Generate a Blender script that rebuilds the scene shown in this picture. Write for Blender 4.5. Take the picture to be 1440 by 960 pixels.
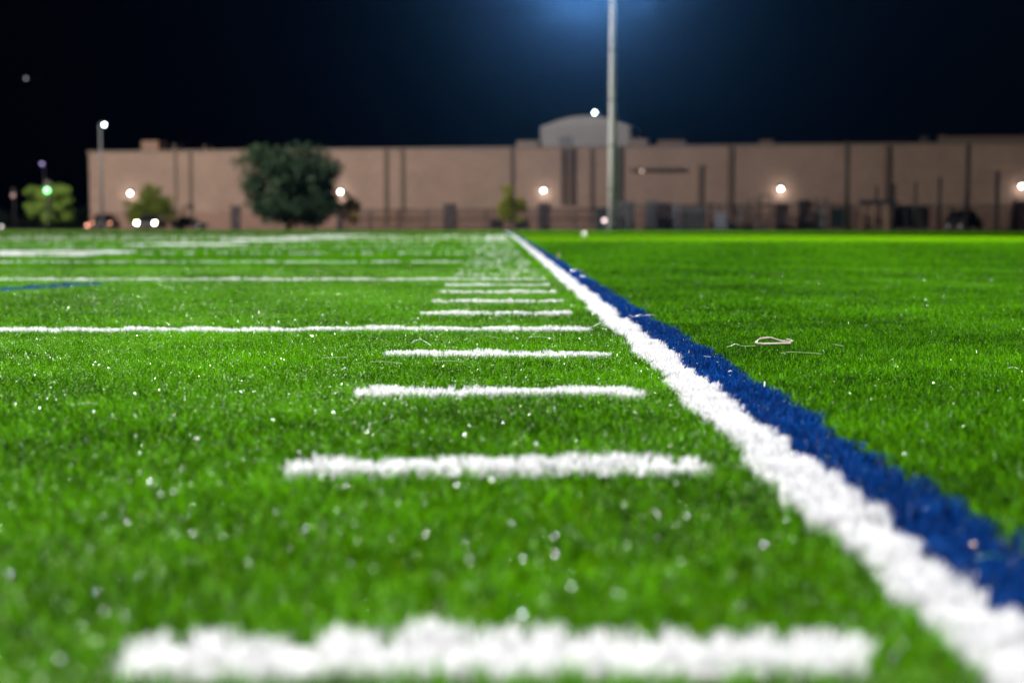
import bpy, bmesh, math, random
import numpy as np
from mathutils import Vector, Matrix

R = math.radians
S = bpy.context.scene
for o in list(bpy.data.objects):
    bpy.data.objects.remove(o)
C = S.collection
rng = np.random.default_rng(7)
random.seed(7)

# ------------------------------------------------------------------ camera
F = 2030.0                       # focal length in pixels of the 1440 px wide photograph
PITCH = R(4.56)
YAW = R(0.565)                   # to the right
TIP = 0.021                      # height of the turf's visible canopy
CAM = Vector((0.0, 0.0, 0.339 + TIP))
cd = bpy.data.cameras.new('camera')
cam = bpy.data.objects.new('camera', cd); C.objects.link(cam)
cam.location = CAM
cam.rotation_euler = (R(90) - PITCH, 0, -YAW)
cd.sensor_width = 36; cd.lens = 36 * F / 1440
cd.clip_start = 0.05; cd.clip_end = 3000
cd.dof.use_dof = True; cd.dof.focus_distance = 3.85; cd.dof.aperture_fstop = 2.35
cd.dof.aperture_blades = 9
S.camera = cam
CR = cam.rotation_euler.to_matrix()

# ------------------------------------------------------------------ night sky
w = bpy.data.worlds.new('World'); S.world = w; w.use_nodes = True
bg = w.node_tree.nodes['Background']
bg.inputs[0].default_value = (0.10, 0.28, 1.0, 1); bg.inputs[1].default_value = 0.0014

S.view_settings.view_transform = 'Standard'; S.view_settings.look = 'None'
S.view_settings.exposure = 0.0; S.view_settings.gamma = 1.0
S.view_settings.use_curve_mapping = False
cy = S.cycles
cy.max_bounces = 6; cy.diffuse_bounces = 3; cy.glossy_bounces = 2; cy.transmission_bounces = 4
cy.transparent_max_bounces = 6; cy.volume_bounces = 0
cy.sample_clamp_indirect = 4; cy.sample_clamp_direct = 90
cy.use_denoising = True
cy.caustics_reflective = False; cy.caustics_refractive = False
cy.use_light_tree = True

# ------------------------------------------------------------------ floodlights of the stadium
def lamp(name, loc, power, color=(1, 1, 1), size=0.6, target=None, spot=None, blend=0.6):
    l = bpy.data.lights.new(name, 'SPOT' if spot else 'POINT')
    l.energy = power; l.color = color; l.shadow_soft_size = size
    if spot:
        l.spot_size = R(spot); l.spot_blend = blend
    o = bpy.data.objects.new(name, l); C.objects.link(o); o.location = loc
    if target is not None:
        o.rotation_euler = (Vector(target) - Vector(loc)).to_track_quat('-Z', 'Y').to_euler()
    return o
COOL = (1.0, 0.985, 0.95)
POLE = (8.75, 111.0)
lamp('floodlight_beam', (POLE[0] - 2.0, POLE[1] - 1.2, 20.6), 200000, (0.80, 0.90, 1.0), 0.5, (0, 40, 0), 130, 0.9)
lamp('floodlight_beam', (14, -12, 20), 70000, COOL, 0.5, (0, 4, 0), 120)
lamp('floodlight_beam', (-52, 12, 20), 170000, COOL, 0.5, (-8, 14, 0), 110)
lamp('floodlight_beam', (16, 44, 20), 95000, COOL, 0.5, (4, 36, 0), 104)
lamp('floodlight_beam', (-48, 96, 29), 180000, (1.0, 0.93, 0.84), 0.5, (-34, 128, 0), 150)

# ------------------------------------------------------------------ helpers
def ray(px, py):
    return CR @ Vector(((px - 720) / F, -(py - 480) / F, -1.0))
def at_y(px, py, Y):
    d = ray(px, py); return CAM + d * ((Y - CAM.y) / d.y)
def on_turf(px, py, z=TIP):
    d = ray(px, py); return CAM + d * ((z - CAM.z) / d.z)

def tag(o, label=None, cat=None, group=None, kind=None):
    if label: o['label'] = label
    if cat: o['category'] = cat
    if group: o['group'] = group
    if kind: o['kind'] = kind
    return o
def empty(name, loc, rz=0.0, parent=None):
    o = bpy.data.objects.new(name, None); C.objects.link(o)
    o.location = loc; o.rotation_euler = (0, 0, rz)
    if parent: o.parent = parent
    return o
def copy_tree(o, parent=None):
    c = o.copy(); C.objects.link(c); c.parent = parent
    for ch in [k for k in KIDS.get(o.name, [])]:
        copy_tree(ch, c)
    return c
KIDS = {}

class MB:
    """collects simple shapes and links them as one mesh object"""
    def __init__(s): s.v = []; s.f = []; s.smooth = False
    def add(s, vs, fs):
        n = len(s.v); s.v += [tuple(v) for v in vs]; s.f += [tuple(i + n for i in f) for f in fs]
        return s
    def box(s, c, size, rz=0.0, bev=0.0, taper=1.0):
        bm = bmesh.new()
        bmesh.ops.create_cube(bm, size=1.0)
        bmesh.ops.scale(bm, verts=bm.verts, vec=size)
        if taper != 1.0:
            for v in bm.verts:
                if v.co.z > 0: v.co.x *= taper; v.co.y *= taper
        if bev > 0:
            bmesh.ops.bevel(bm, geom=list(bm.edges), offset=bev, segments=2, affect='EDGES', profile=0.5)
        M = Matrix.Translation(c) @ Matrix.Rotation(rz, 4, 'Z')
        bm.transform(M); bm.verts.index_update()
        s.add([v.co for v in bm.verts], [[v.index for v in f.verts] for f in bm.faces]); bm.free()
        return s
    def tube(s, pts, radii, n=10, caps=True):
        pts = [Vector(p) for p in pts]
        if not hasattr(radii, '__len__'): radii = [radii] * len(pts)
        vs = []; fs = []
        up0 = None
        for i, p in enumerate(pts):
            t = (pts[min(i + 1, len(pts) - 1)] - pts[max(i - 1, 0)]).normalized()
            a = t.orthogonal() if up0 is None else (up0 - t * up0.dot(t))
            a.normalize(); up0 = a; b = t.cross(a)
            for k in range(n):
                th = 2 * math.pi * k / n
                vs.append(p + (a * math.cos(th) + b * math.sin(th)) * radii[i])
        for i in range(len(pts) - 1):
            for k in range(n):
                k2 = (k + 1) % n
                fs.append((i * n + k, i * n + k2, (i + 1) * n + k2, (i + 1) * n + k))
        if caps:
            fs.append(tuple(range(n))[::-1]); fs.append(tuple(range((len(pts) - 1) * n, len(pts) * n)))
        return s.add(vs, fs)
    def ball(s, c, r, sc=(1, 1, 1), sub=2):
        bm = bmesh.new(); bmesh.ops.create_icosphere(bm, subdivisions=sub, radius=r)
        bm.transform(Matrix.Translation(c) @ Matrix.Diagonal((*sc, 1))); bm.verts.index_update()
        s.add([v.co for v in bm.verts], [[v.index for v in f.verts] for f in bm.faces]); bm.free()
        return s
    def prism(s, prof, x0, x1, axis='x'):
        """profile of (a,b) points extruded along an axis; axis x: profile is (y,z); axis y: profile is (x,z)"""
        n = len(prof)
        mk = (lambda t, p: (t, p[0], p[1])) if axis == 'x' else (lambda t, p: (p[0], t, p[1]))
        vs = [mk(x0, p) for p in prof] + [mk(x1, p) for p in prof]
        fs = [tuple(range(n)), tuple(range(n, 2 * n))[::-1]] + [(i, i + n, (i + 1) % n + n, (i + 1) % n) for i in range(n)]
        return s.add(vs, fs)
    def build(s, name, mat, parent=None, smooth=False):
        me = bpy.data.meshes.new(name); me.from_pydata(s.v, [], s.f); me.materials.append(mat)
        bm = bmesh.new(); bm.from_mesh(me); bmesh.ops.recalc_face_normals(bm, faces=bm.faces); bm.to_mesh(me); bm.free()
        if smooth:
            me.polygons.foreach_set('use_smooth', [True] * len(me.polygons))
        o = bpy.data.objects.new(name, me); C.objects.link(o)
        if parent:
            o.parent = parent; KIDS.setdefault(parent.name, []).append(o)
        return o

def np_mesh(name, verts, quads, tris, mat, attrs=None, parent=None):
    """verts (n,3); quads (a,4); tris (b,3); attrs {name: per-vertex float}"""
    me = bpy.data.meshes.new(name)
    nv = len(verts); nq = len(quads); nt = len(tris)
    me.vertices.add(nv); me.vertices.foreach_set('co', np.asarray(verts, np.float32).ravel())
    me.loops.add(nq * 4 + nt * 3)
    me.loops.foreach_set('vertex_index', np.concatenate([np.asarray(quads, np.int32).ravel(), np.asarray(tris, np.int32).ravel()]))
    me.polygons.add(nq + nt)
    st = np.concatenate([np.arange(nq) * 4, nq * 4 + np.arange(nt) * 3]).astype(np.int32)
    me.polygons.foreach_set('loop_start', st)
    me.update(calc_edges=True)
    for k, a in (attrs or {}).items():
        at = me.attributes.new(k, 'FLOAT', 'POINT'); at.data.foreach_set('value', np.asarray(a, np.float32))
    me.materials.append(mat)
    o = bpy.data.objects.new(name, me); C.objects.link(o)
    if parent:
        o.parent = parent; KIDS.setdefault(parent.name, []).append(o)
    return o

# ------------------------------------------------------------------ materials
def mat(name, col, rough=0.7, metal=0.0, spec=0.5, noise=0.0, nscale=4.0, bump=0.0, emit=None, estr=0.0, coords='Object'):
    m = bpy.data.materials.new(name); m.use_nodes = True
    nt = m.node_tree; b = nt.nodes['Principled BSDF']
    b.inputs['Base Color'].default_value = (*col, 1); b.inputs['Roughness'].default_value = rough
    b.inputs['Metallic'].default_value = metal; b.inputs['Specular IOR Level'].default_value = spec
    if emit:
        b.inputs['Emission Color'].default_value = (*emit, 1); b.inputs['Emission Strength'].default_value = estr
    if noise > 0 or bump > 0:
        tc = nt.nodes.new('ShaderNodeTexCoord'); nz = nt.nodes.new('ShaderNodeTexNoise')
        nz.inputs['Scale'].default_value = nscale; nz.inputs['Detail'].default_value = 6
        nt.links.new(tc.outputs[coords], nz.inputs['Vector'])
        if noise > 0:
            mr = nt.nodes.new('ShaderNodeMapRange'); mr.inputs['To Min'].default_value = 1 - noise; mr.inputs['To Max'].default_value = 1 + noise
            mr.inputs['From Min'].default_value = 0.25; mr.inputs['From Max'].default_value = 0.75
            mx = nt.nodes.new('ShaderNodeMix'); mx.data_type = 'RGBA'; mx.blend_type = 'MULTIPLY'; mx.inputs['Factor'].default_value = 1
            mx.inputs['A'].default_value = (*col, 1)
            nt.links.new(nz.outputs[0], mr.inputs[0]); nt.links.new(mr.outputs[0], mx.inputs['B'])
            nt.links.new(mx.outputs['Result'], b.inputs['Base Color'])
        if bump > 0:
            bp = nt.nodes.new('ShaderNodeBump'); bp.inputs['Strength'].default_value = bump
            nt.links.new(nz.outputs[0], bp.inputs['Height']); nt.links.new(bp.outputs[0], b.inputs['Normal'])
    return m

def blade_mat(name, c0, c1, rough0, rough1, trans, spec=0.5, sheen=0.10):
    """plastic turf fibre or leaf: colour and gloss vary per blade through the 'tint' and 'gloss' attributes"""
    m = bpy.data.materials.new(name); m.use_nodes = True
    nt = m.node_tree; nt.nodes.remove(nt.nodes['Principled BSDF']); out = nt.nodes['Material Output']
    at = nt.nodes.new('ShaderNodeAttribute'); at.attribute_name = 'tint'
    mx = nt.nodes.new('ShaderNodeMix'); mx.data_type = 'RGBA'
    mx.inputs['A'].default_value = (*c0, 1); mx.inputs['B'].default_value = (*c1, 1)
    nt.links.new(at.outputs['Fac'], mx.inputs['Factor'])
    df = nt.nodes.new('ShaderNodeBsdfDiffuse'); nt.links.new(mx.outputs['Result'], df.inputs['Color'])
    tr = nt.nodes.new('ShaderNodeBsdfTranslucent'); nt.links.new(mx.outputs['Result'], tr.inputs['Color'])
    ms = nt.nodes.new('ShaderNodeMixShader'); ms.inputs[0].default_value = trans
    nt.links.new(df.outputs[0], ms.inputs[1]); nt.links.new(tr.outputs[0], ms.inputs[2])
    gl = nt.nodes.new('ShaderNodeAttribute'); gl.attribute_name = 'gloss'
    g = nt.nodes.new('ShaderNodeBsdfGlossy'); g.inputs['Color'].default_value = (1, 1, 1, 1)
    mr = nt.nodes.new('ShaderNodeMapRange'); mr.inputs['To Min'].default_value = rough0; mr.inputs['To Max'].default_value = rough1
    nt.links.new(gl.outputs['Fac'], mr.inputs[0]); nt.links.new(mr.outputs[0], g.inputs['Roughness'])
    m2 = nt.nodes.new('ShaderNodeMapRange'); m2.inputs['To Min'].default_value = 0.012 * spec; m2.inputs['To Max'].default_value = sheen
    nt.links.new(gl.outputs['Fac'], m2.inputs[0])
    mg = nt.nodes.new('ShaderNodeMixShader'); nt.links.new(m2.outputs[0], mg.inputs[0])
    nt.links.new(ms.outputs[0], mg.inputs[1]); nt.links.new(g.outputs[0], mg.inputs[2])
    nt.links.new(mg.outputs[0], out.inputs['Surface'])
    return m

M = {}
M['green'] = blade_mat('green turf fibre', (0.003, 0.030, 0.0001), (0.130, 0.430, 0.0006), 0.60, 0.25, 0.34, 0.2, 0.035)
M['white'] = blade_mat('white turf fibre', (0.70, 0.70, 0.73), (0.84, 0.84, 0.85), 0.60, 0.45, 0.22, 0.3, 0.02)
M['blue'] = blade_mat('blue turf fibre', (0.0003, 0.018, 0.10), (0.0006, 0.075, 0.38), 0.60, 0.35, 0.25, 0.3, 0.03)
M['under_white'] = mat('white turf backing', (0.5, 0.5, 0.5), 0.9, noise=0.2, nscale=90)
M['under_blue'] = mat('blue turf backing', (0.004, 0.02, 0.11), 0.9, noise=0.3, nscale=90)

# ground under the blades: green thatch with rubber infill; becomes plain turf further off
def turf_ground():
    m = bpy.data.materials.new('turf base'); m.use_nodes = True
    nt = m.node_tree; b = nt.nodes['Principled BSDF']
    g = nt.nodes.new('ShaderNodeNewGeometry')
    n1 = nt.nodes.new('ShaderNodeTexNoise'); n1.inputs['Scale'].default_value = 55; n1.inputs['Detail'].default_value = 8
    n2 = nt.nodes.new('ShaderNodeTexNoise'); n2.inputs['Scale'].default_value = 0.35; n2.inputs['Detail'].default_value = 4
    for n in (n1, n2): nt.links.new(g.outputs['Position'], n.inputs['Vector'])
    r = nt.nodes.new('ShaderNodeValToRGB')
    r.color_ramp.elements[0].position = 0.3; r.color_ramp.elements[0].color = (0.025, 0.075, 0.0003, 1)
    r.color_ramp.elements[1].position = 0.7; r.color_ramp.elements[1].color = (0.06, 0.15, 0.0006, 1)
    nt.links.new(n1.outputs[0], r.inputs[0])
    mr = nt.nodes.new('ShaderNodeMapRange'); mr.inputs['To Min'].default_value = 0.8; mr.inputs['To Max'].default_value = 1.2
    nt.links.new(n2.outputs[0], mr.inputs[0])
    mx = nt.nodes.new('ShaderNodeMix'); mx.data_type = 'RGBA'; mx.blend_type = 'MULTIPLY'; mx.inputs['Factor'].default_value = 1
    nt.links.new(r.outputs[0], mx.inputs['A']); nt.links.new(mr.outputs[0], mx.inputs['B'])
    nt.links.new(mx.outputs['Result'], b.inputs['Base Color'])
    b.inputs['Roughness'].default_value = 1.0; b.inputs['Specular IOR Level'].default_value = 0.0
    bp = nt.nodes.new('ShaderNodeBump'); bp.inputs['Strength'].default_value = 1.0; bp.inputs['Distance'].default_value = 0.02
    nt.links.new(n1.outputs[0], bp.inputs['Height']); nt.links.new(bp.outputs[0], b.inputs['Normal'])
    return m
M['turf'] = turf_ground()
M['asphalt'] = mat('asphalt', (0.045, 0.045, 0.05), 0.9, noise=0.2, nscale=2)

def sheet(name, x0, x1, y0, y1, z, m):
    o = MB().add([(x0, y0, z), (x1, y0, z), (x1, y1, z), (x0, y1, z)], [(0, 1, 2, 3)]).build(name, m)
    return tag(o, kind='structure')
sheet('ground', -1500, 1500, -300, 2500, -0.012, M['asphalt'])
sheet('turf_field', -75, 60, -12, 113.5, 0.0, M['turf'])

# ------------------------------------------------------------------ turf markings
Z0 = 1.163; YD = 0.9144
def wob(x, y, s=0.0):
    """gentle wander of the stitched edges, in metres"""
    return 1.3 * (0.006 * np.sin(6.1 * x + 1.3 * s + 0.9 * y) + 0.004 * np.sin(17.0 * x + 2.1 * s) + 0.003 * np.sin(41.0 * x + y * 3 + s))
def side_x(y): return 0.368 + 0.0036 * np.minimum(y, 40) + 0.0035 * np.sin(1.9 * y)

DIG = {  # strokes of a block digit in a 1.2 x 1.83 cell: (u0,u1,v0,v1)
    '0': [(0, .36, .2, 1.63), (.84, 1.2, .2, 1.63), (.15, 1.05, 0, .36), (.15, 1.05, 1.47, 1.83)],
    '1': [(.42, .80, 0, 1.83), (.2, 1.0, 0, .3), (.2, .45, 1.35, 1.6)],
    '2': [(0, 1.2, 0, .36), (0, .38, .3, .9), (.1, 1.1, .75, 1.1), (.82, 1.2, 1.0, 1.6), (.1, 1.1, 1.47, 1.83)],
    '3': [(.1, 1.1, 0, .36), (.82, 1.2, .2, .85), (.4, 1.1, .75, 1.08), (.82, 1.2, 1.0, 1.63), (.1, 1.1, 1.47, 1.83)],
    '4': [(.78, 1.14, 0, 1.83), (0, 1.2, .45, .8), (0, .38, .7, 1.83)],
    '5': [(.1, 1.1, 0, .36), (.82, 1.2, .2, 1.0), (0, 1.1, .85, 1.2), (0, .38, 1.1, 1.83), (0, 1.15, 1.47, 1.83)],
}
marks = []      # (name, rect list or test, colour, bbox)
class Mark:
    def __init__(s, name, color, rects=None, test=None, bbox=None, label=None, group=None):
        s.name, s.color, s.rects, s.test, s.label, s.group = name, color, rects, test, label, group
        if rects: bbox = (min(r[0] for r in rects), max(r[1] for r in rects), min(r[2] for r in rects), max(r[3] for r in rects))
        s.bbox = bbox
    def inside(s, x, y):
        if s.test: return s.test(x, y)
        res = np.zeros(len(x), bool)
        sd = (s.bbox[2] * 7.7) % 6.28
        yy = y + wob(x, y * 0, sd); xx = x + wob(y, x * 0, sd) * 0.3
        for (a, b, c, d) in s.rects:
            res |= (xx > a) & (xx < b) & (yy > c) & (yy < d)
        return res
ordn = ['nearest', 'second', 'third', 'fourth']
for n in range(0, 60):
    y = Z0 + n * YD
    if (n + 1) % 5 == 0:      # full five-yard lines (n = 4, 9, ...)
        continue
for n in range(0, 108):
    y = Z0 + n * YD
    if n % 5 == 4:
        marks.append(Mark('yard_line_marking', 'white', rects=[(-48.4, 0.308, y - 0.05, y + 0.05)], group='full-width five-yard lines across the turf'))
    elif n < 60:
        c = -0.0005 * n
        marks.append(Mark('yard_dash_marking', 'white', rects=[(-0.305 + c, 0.299 + c, y - 0.052, y + 0.052)], group='one-yard dashes beside the sideline'))
numbers = []
for k, t in enumerate('234543'):
    y = Z0 + (19 + 10 * k) * YD
    rs = []
    for (ch, off) in ((t, -1.55), ('0', 0.35)):
        for (u0, u1, v0, v1) in DIG[ch]:
            rs.append((-4.95 - v1, -4.95 - v0, y + off + u0, y + off + u1))
    marks.append(Mark('field_number_marking', 'white', rects=rs, group='white yard numbers on the turf'))
marks.append(Mark('white_sideline_marking', 'white', test=lambda x, y: (x + wob(y, 0 * x, 2.0) * 1.0 > side_x(y)) & (x + wob(y, 0 * x, 4.0) < side_x(y) + 0.086 + 0.0005 * np.minimum(y, 20)), bbox=(0.30, 1.0, -1, 110)))
marks.append(Mark('blue_sideline_marking', 'blue', test=lambda x, y: (x + wob(y, 0 * x, 4.0) >= side_x(y) + 0.086 + 0.0005 * np.minimum(y, 20)) & (x + wob(y, 0 * x, 5.0) < side_x(y) + 0.199 + 0.0010 * np.minimum(y, 20)), bbox=(0.42, 1.2, -1, 110)))
def bluearc(x, y):
    # a gently curved band crossing the left edge of the view
    cx = -2.36 - 0.30 * np.maximum(8.7 - y, 0) - 0.05 * np.maximum(8.7 - y, 0) ** 2
    return (x > cx - 0.20) & (x < cx + 0.02) & (y < 8.75) & (y > 4.0)
marks.append(Mark('blue_arc_marking', 'blue', test=bluearc, bbox=(-6.0, -2.2, 4.0, 8.8)))

# ------------------------------------------------------------------ blades
def lowf(x, y):
    return (np.sin(2.3 * x + 1.1 * y) * np.sin(1.7 * y - 0.8 * x + 2) * 0.5 + np.sin(7.1 * x - 3.3 * y + 1) * np.sin(5.9 * y + 2.2 * x) * 0.5
            + np.sin(19 * x + 3) * np.sin(23 * y + 5 * x) * 0.35)
def blades(x, y, width, length, lean=(0.1, 0.75), flat=False, wave=0.0):
    """ribbons rooted at x, y: returns verts, quads, tris, blade index per vertex"""
    n = len(x)
    az = rng.uniform(0, 2 * np.pi, n)
    ln = rng.uniform(lean[0], lean[1], n) ** 1.0
    dx, dy = np.cos(az), np.sin(az)
    dx = dx * ln + 0.10; dy = dy * ln - 0.06           # the pile lies over a little
    L = length * rng.uniform(0.72, 1.12, n) * (1 + 0.16 * lowf(x, y) + (wave * (np.sin(x * 31 + y * 13 + 1) * 0.5 + np.sin(x * 63 + y * 41) * 0.35 + np.sin(y * 37 - x * 11) * 0.5) if wave else 0))
    tw = az + np.pi / 2 + rng.normal(0, 0.6, n)
    wx, wy = np.cos(tw) * width / 2, np.sin(tw) * width / 2
    wx = wx * rng.uniform(0.7, 1.3, n); wy = wy * rng.uniform(0.7, 1.3, n)
    inv = 1 / np.sqrt(1 + dx * dx + dy * dy)
    def pt(t, bend):
        s = t * L
        return np.stack([x + dx * s * inv * bend, y + dy * s * inv * bend, s * inv], 1)
    p0 = pt(0.0, 0); p1 = pt(0.55, 0.75); p2 = pt(1.0, 1.15)
    W = np.stack([wx, wy, np.zeros(n)], 1)
    if flat:
        V = np.stack([p0 - W, p0 + W, p2 + W * 0.5, p2 - W * 0.5], 1).reshape(-1, 3)
        i = np.arange(n) * 4
        Q = np.stack([i, i + 1, i + 2, i + 3], 1); T = np.zeros((0, 3), int); k = 4
    else:
        V = np.stack([p0 - W, p0 + W, p1 + W * 0.95, p1 - W * 0.95, p2 + W * 0.45, p2 - W * 0.45], 1).reshape(-1, 3)
        i = np.arange(n) * 6
        Q = np.concatenate([np.stack([i, i + 1, i + 2, i + 3], 1), np.stack([i + 3, i + 2, i + 4, i + 5], 1)]); T = np.zeros((0, 3), int); k = 6
    return V, Q, T, k

store = {}
def put(key, x, y, width, length, k_flat, lean=(0.1, 0.75)):
    if len(x) == 0: return
    V, Q, T, k = blades(x, y, width, length, lean, k_flat, 0.0 if key == 'grass' else 0.17)
    n = len(x)
    tint = np.clip(np.where(x < side_x(y), 0.44, 0.27) + 0.28 * lowf(x * 0.7, y * 0.7) + 0.10 * lowf(x * 4, y * 4) + rng.normal(0, 0.36, n), 0, 1)
    gloss = (rng.random(n) ** 8)
    store.setdefault(key, []).append((V, Q, T, np.repeat(tint, k), np.repeat(gloss, k)))

marks_bb = np.array([m.bbox for m in marks])
def plant(y0, y1, dens, width, per, margin0, margin1, flat, only_marks=False):
    """tufts in stitched rows between two depths, between two margins outside the view's edge"""
    def half(y): return 0.358 * y + 0.02
    H = half(y1) + margin1
    area = (y1 - y0) * 2 * H
    nt = int(dens * area / per)
    tx = rng.uniform(-H, H, nt); ty = rng.uniform(y0, y1, nt)
    hh = half(ty); ax = np.abs(tx + 0.0 * ty)
    keep = (ax < hh + margin1) & (ax >= (hh + margin0 if margin0 >= 0 else -1))
    tx, ty = tx[keep], ty[keep]
    if width < 0.003:   # rows of stitches
        ty = np.round(ty / 0.0095) * 0.0095 + rng.normal(0, 0.0016, len(ty))
    x = np.repeat(tx, per) + rng.normal(0, 0.0022, len(tx) * per)
    y = np.repeat(ty, per) + rng.normal(0, 0.0022, len(tx) * per)
    who = np.full(len(x), -1)
    tux = np.repeat(tx, per); tuy = np.repeat(ty, per)
    for i, m in enumerate(marks):
        a, b, c, d = m.bbox
        if d < y0 - 0.1 or c > y1 + 0.1: continue
        idx = np.nonzero((tux > a - 0.03) & (tux < b + 0.03) & (tuy > c - 0.03) & (tuy < d + 0.03))[0]
        if len(idx) == 0: continue
        if y0 > 9 and 'dash' in m.name: idx = idx[(rng.random(len(idx)) < 0.85) & (np.sin(tux[idx] * 23 + i * 5.1) + np.sin(tux[idx] * 9.3 + i * 2.7) > -1.1)]
        ins = m.inside(tux[idx], tuy[idx]); who[idx[ins]] = i
    if not only_marks: put('grass', x[who < 0], y[who < 0], width, 0.0250, flat, (0.25, 1.25))
    for i in np.unique(who[who >= 0]):
        s = who == i
        xs, ys = x[s], y[s]
        put(int(i), xs, ys, width * 1.15, 0.0230, flat, (0.05, 0.6))
        for _ in range(0 if (marks[i].color != 'white' or (y1 > 10 and 'dash' in marks[i].name)) else 1 if y0 < 16 else 4):   # white fibre is packed denser
            put(int(i), xs + rng.normal(0, 0.003, len(xs)), ys + rng.normal(0, 0.003, len(xs)), width * 1.15, 0.0230, flat, (0.05, 0.6))
plant(0.75, 2.6, 30000, 0.0017, 6, -1, 0.12, False)
plant(2.6, 5.2, 42000, 0.0015, 6, -1, 0.12, False)
plant(0.25, 5.2, 8000, 0.0034, 5, 0.12, 1.1, True)
plant(5.2, 9.5, 16000, 0.0022, 5, -1, 0.6, True)
plant(9.5, 17, 4200, 0.0050, 4, -1, 0.8, True)
plant(17, 25, 800, 0.012, 3, -1, 1.0, True)
plant(25, 31, 420, 0.012, 3, -1, 1.0, True)
plant(31, 36, 120, 0.012, 3, -1, 1.0, True)
plant(36, 62, 200, 0.030, 2, -1, 1.0, True, True)

def flush(key, name, m):
    parts = store.pop(key, [])
    if not parts: return None
    off = 0; Vs, Qs, Ts, ti, gl = [], [], [], [], []
    for V, Q, T, t, g in parts:
        Vs.append(V); Qs.append(Q + off); Ts.append(T + off); ti.append(t); gl.append(g); off += len(V)
    return Vs, Qs, Ts, ti, gl, off
for key in [k for k in store]:
    if key == 'grass':
        Vs, Qs, Ts, ti, gl, off = flush(key, None, None)
        o = np_mesh('turf_grass', np.concatenate(Vs), np.concatenate(Qs), np.concatenate(Ts), M['green'],
                    {'tint': np.concatenate(ti), 'gloss': np.concatenate(gl)})
        tag(o, 'short bright green artificial turf blades covering the field', kind='stuff')
        continue
    m = marks[key]
    Vs, Qs, Ts, ti, gl, off = flush(key, None, None)
    if m.rects:              # backing between the fibres
        for (a, b, c, d) in m.rects:
            z = 0.004 if 'number' not in m.name else 0.006 + 0.0005 * random.random()
            v = np.array([[a, c + .01, z], [b, c + .01, z], [b, d - .01, z], [a, d - .01, z]])
            Vs.append(v); Qs.append(np.array([[0, 1, 2, 3]]) + off); off += 4
            ti.append(np.full(4, .3)); gl.append(np.zeros(4))
    elif 'sideline' in m.name:
        o0, o1 = (0.008, 0.08) if m.color == 'white' else (0.09, 0.192)
        ys = np.concatenate([np.linspace(-1, 30, 200), np.linspace(31, 108, 60)])
        L = np.stack([side_x(ys) + o0, ys, np.full(len(ys), 0.004)], 1); Rr = np.stack([side_x(ys) + o1, ys, np.full(len(ys), 0.004)], 1)
        i = np.arange(len(ys) - 1)
        Vs.append(np.concatenate([L, Rr])); Qs.append(np.stack([i, i + len(ys), i + len(ys) + 1, i + 1], 1) + off); off += 2 * len(ys)
        ti.append(np.full(2 * len(ys), .3)); gl.append(np.zeros(2 * len(ys)))
    o = np_mesh(m.name, np.concatenate(Vs), np.concatenate(Qs), np.concatenate(Ts), M[m.color],
                {'tint': np.concatenate(ti), 'gloss': np.concatenate(gl)})
    tag(o, kind='structure', group=m.group)

# ------------------------------------------------------------------ brick store building
A = at_y(127, 321, 160.0); B = at_y(1440, 321, 141.0)
ANG = math.atan2(B.y - A.y, B.x - A.x)
U = Vector((math.cos(ANG), math.sin(ANG), 0)); Nn = Vector((-U.y, U.x, 0))      # Nn points away from the field
def wall_pt(px, py, off=0.0):
    """local (u, z) on a plane parallel to the facade, off metres in front of it"""
    d = ray(px, py); P0 = Vector((A.x, A.y, 0)) - Nn * off
    t = (P0 - CAM).dot(Nn) / d.dot(Nn); q = CAM + d * t
    return (q - Vector((A.x, A.y, 0))).dot(U), q.z
HB = 8.35
def brick_mat():
    m = bpy.data.materials.new('tan split block'); m.use_nodes = True
    nt = m.node_tree; b = nt.nodes['Principled BSDF']
    tc = nt.nodes.new('ShaderNodeTexCoord'); mp = nt.nodes.new('ShaderNodeMapping'); mp.inputs['Rotation'].default_value = (R(90), 0, 0)
    br = nt.nodes.new('ShaderNodeTexBrick'); br.inputs['Scale'].default_value = 1.0
    br.inputs['Brick Width'].default_value = 0.40; br.inputs['Row Height'].default_value = 0.20; br.inputs['Mortar Size'].default_value = 0.012
    br.inputs['Color1'].default_value = (0.36, 0.24, 0.19, 1); br.inputs['Color2'].default_value = (0.29, 0.195, 0.155, 1); br.inputs['Mortar'].default_value = (0.22, 0.18, 0.15, 1)
    nt.links.new(tc.outputs['Object'], mp.inputs[0]); nt.links.new(mp.outputs[0], br.inputs[0])
    nz = nt.nodes.new('ShaderNodeTexNoise'); nz.inputs['Scale'].default_value = 0.25; nz.inputs['Detail'].default_value = 8
    nt.links.new(tc.outputs['Object'], nz.inputs[0])
    mr = nt.nodes.new('ShaderNodeMapRange'); mr.inputs['To Min'].default_value = 0.72; mr.inputs['To Max'].default_value = 1.28
    nt.links.new(nz.outputs[0], mr.inputs[0])
    mx = nt.nodes.new('ShaderNodeMix'); mx.data_type = 'RGBA'; mx.blend_type = 'MULTIPLY'; mx.inputs['Factor'].default_value = 1
    nt.links.new(br.outputs[0], mx.inputs['A']); nt.links.new(mr.outputs[0], mx.inputs['B']); nt.links.new(mx.outputs['Result'], b.inputs['Base Color'])
    b.inputs['Roughness'].default_value = 0.9
    return m
M['brick'] = brick_mat()
M['brick_red'] = mat('reddish block', (0.27, 0.165, 0.13), 0.9, noise=0.2, nscale=1.5)
M['coping'] = mat('coping', (0.20, 0.15, 0.12), 0.6, noise=0.1)
M['door'] = mat('dark maroon steel door', (0.030, 0.012, 0.018), 0.5, noise=0.1)
M['dark'] = mat('dark metal', (0.03, 0.028, 0.025), 0.6, noise=0.15)
M['olive'] = mat('dark olive metal', (0.055, 0.050, 0.035), 0.6, noise=0.15)
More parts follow.
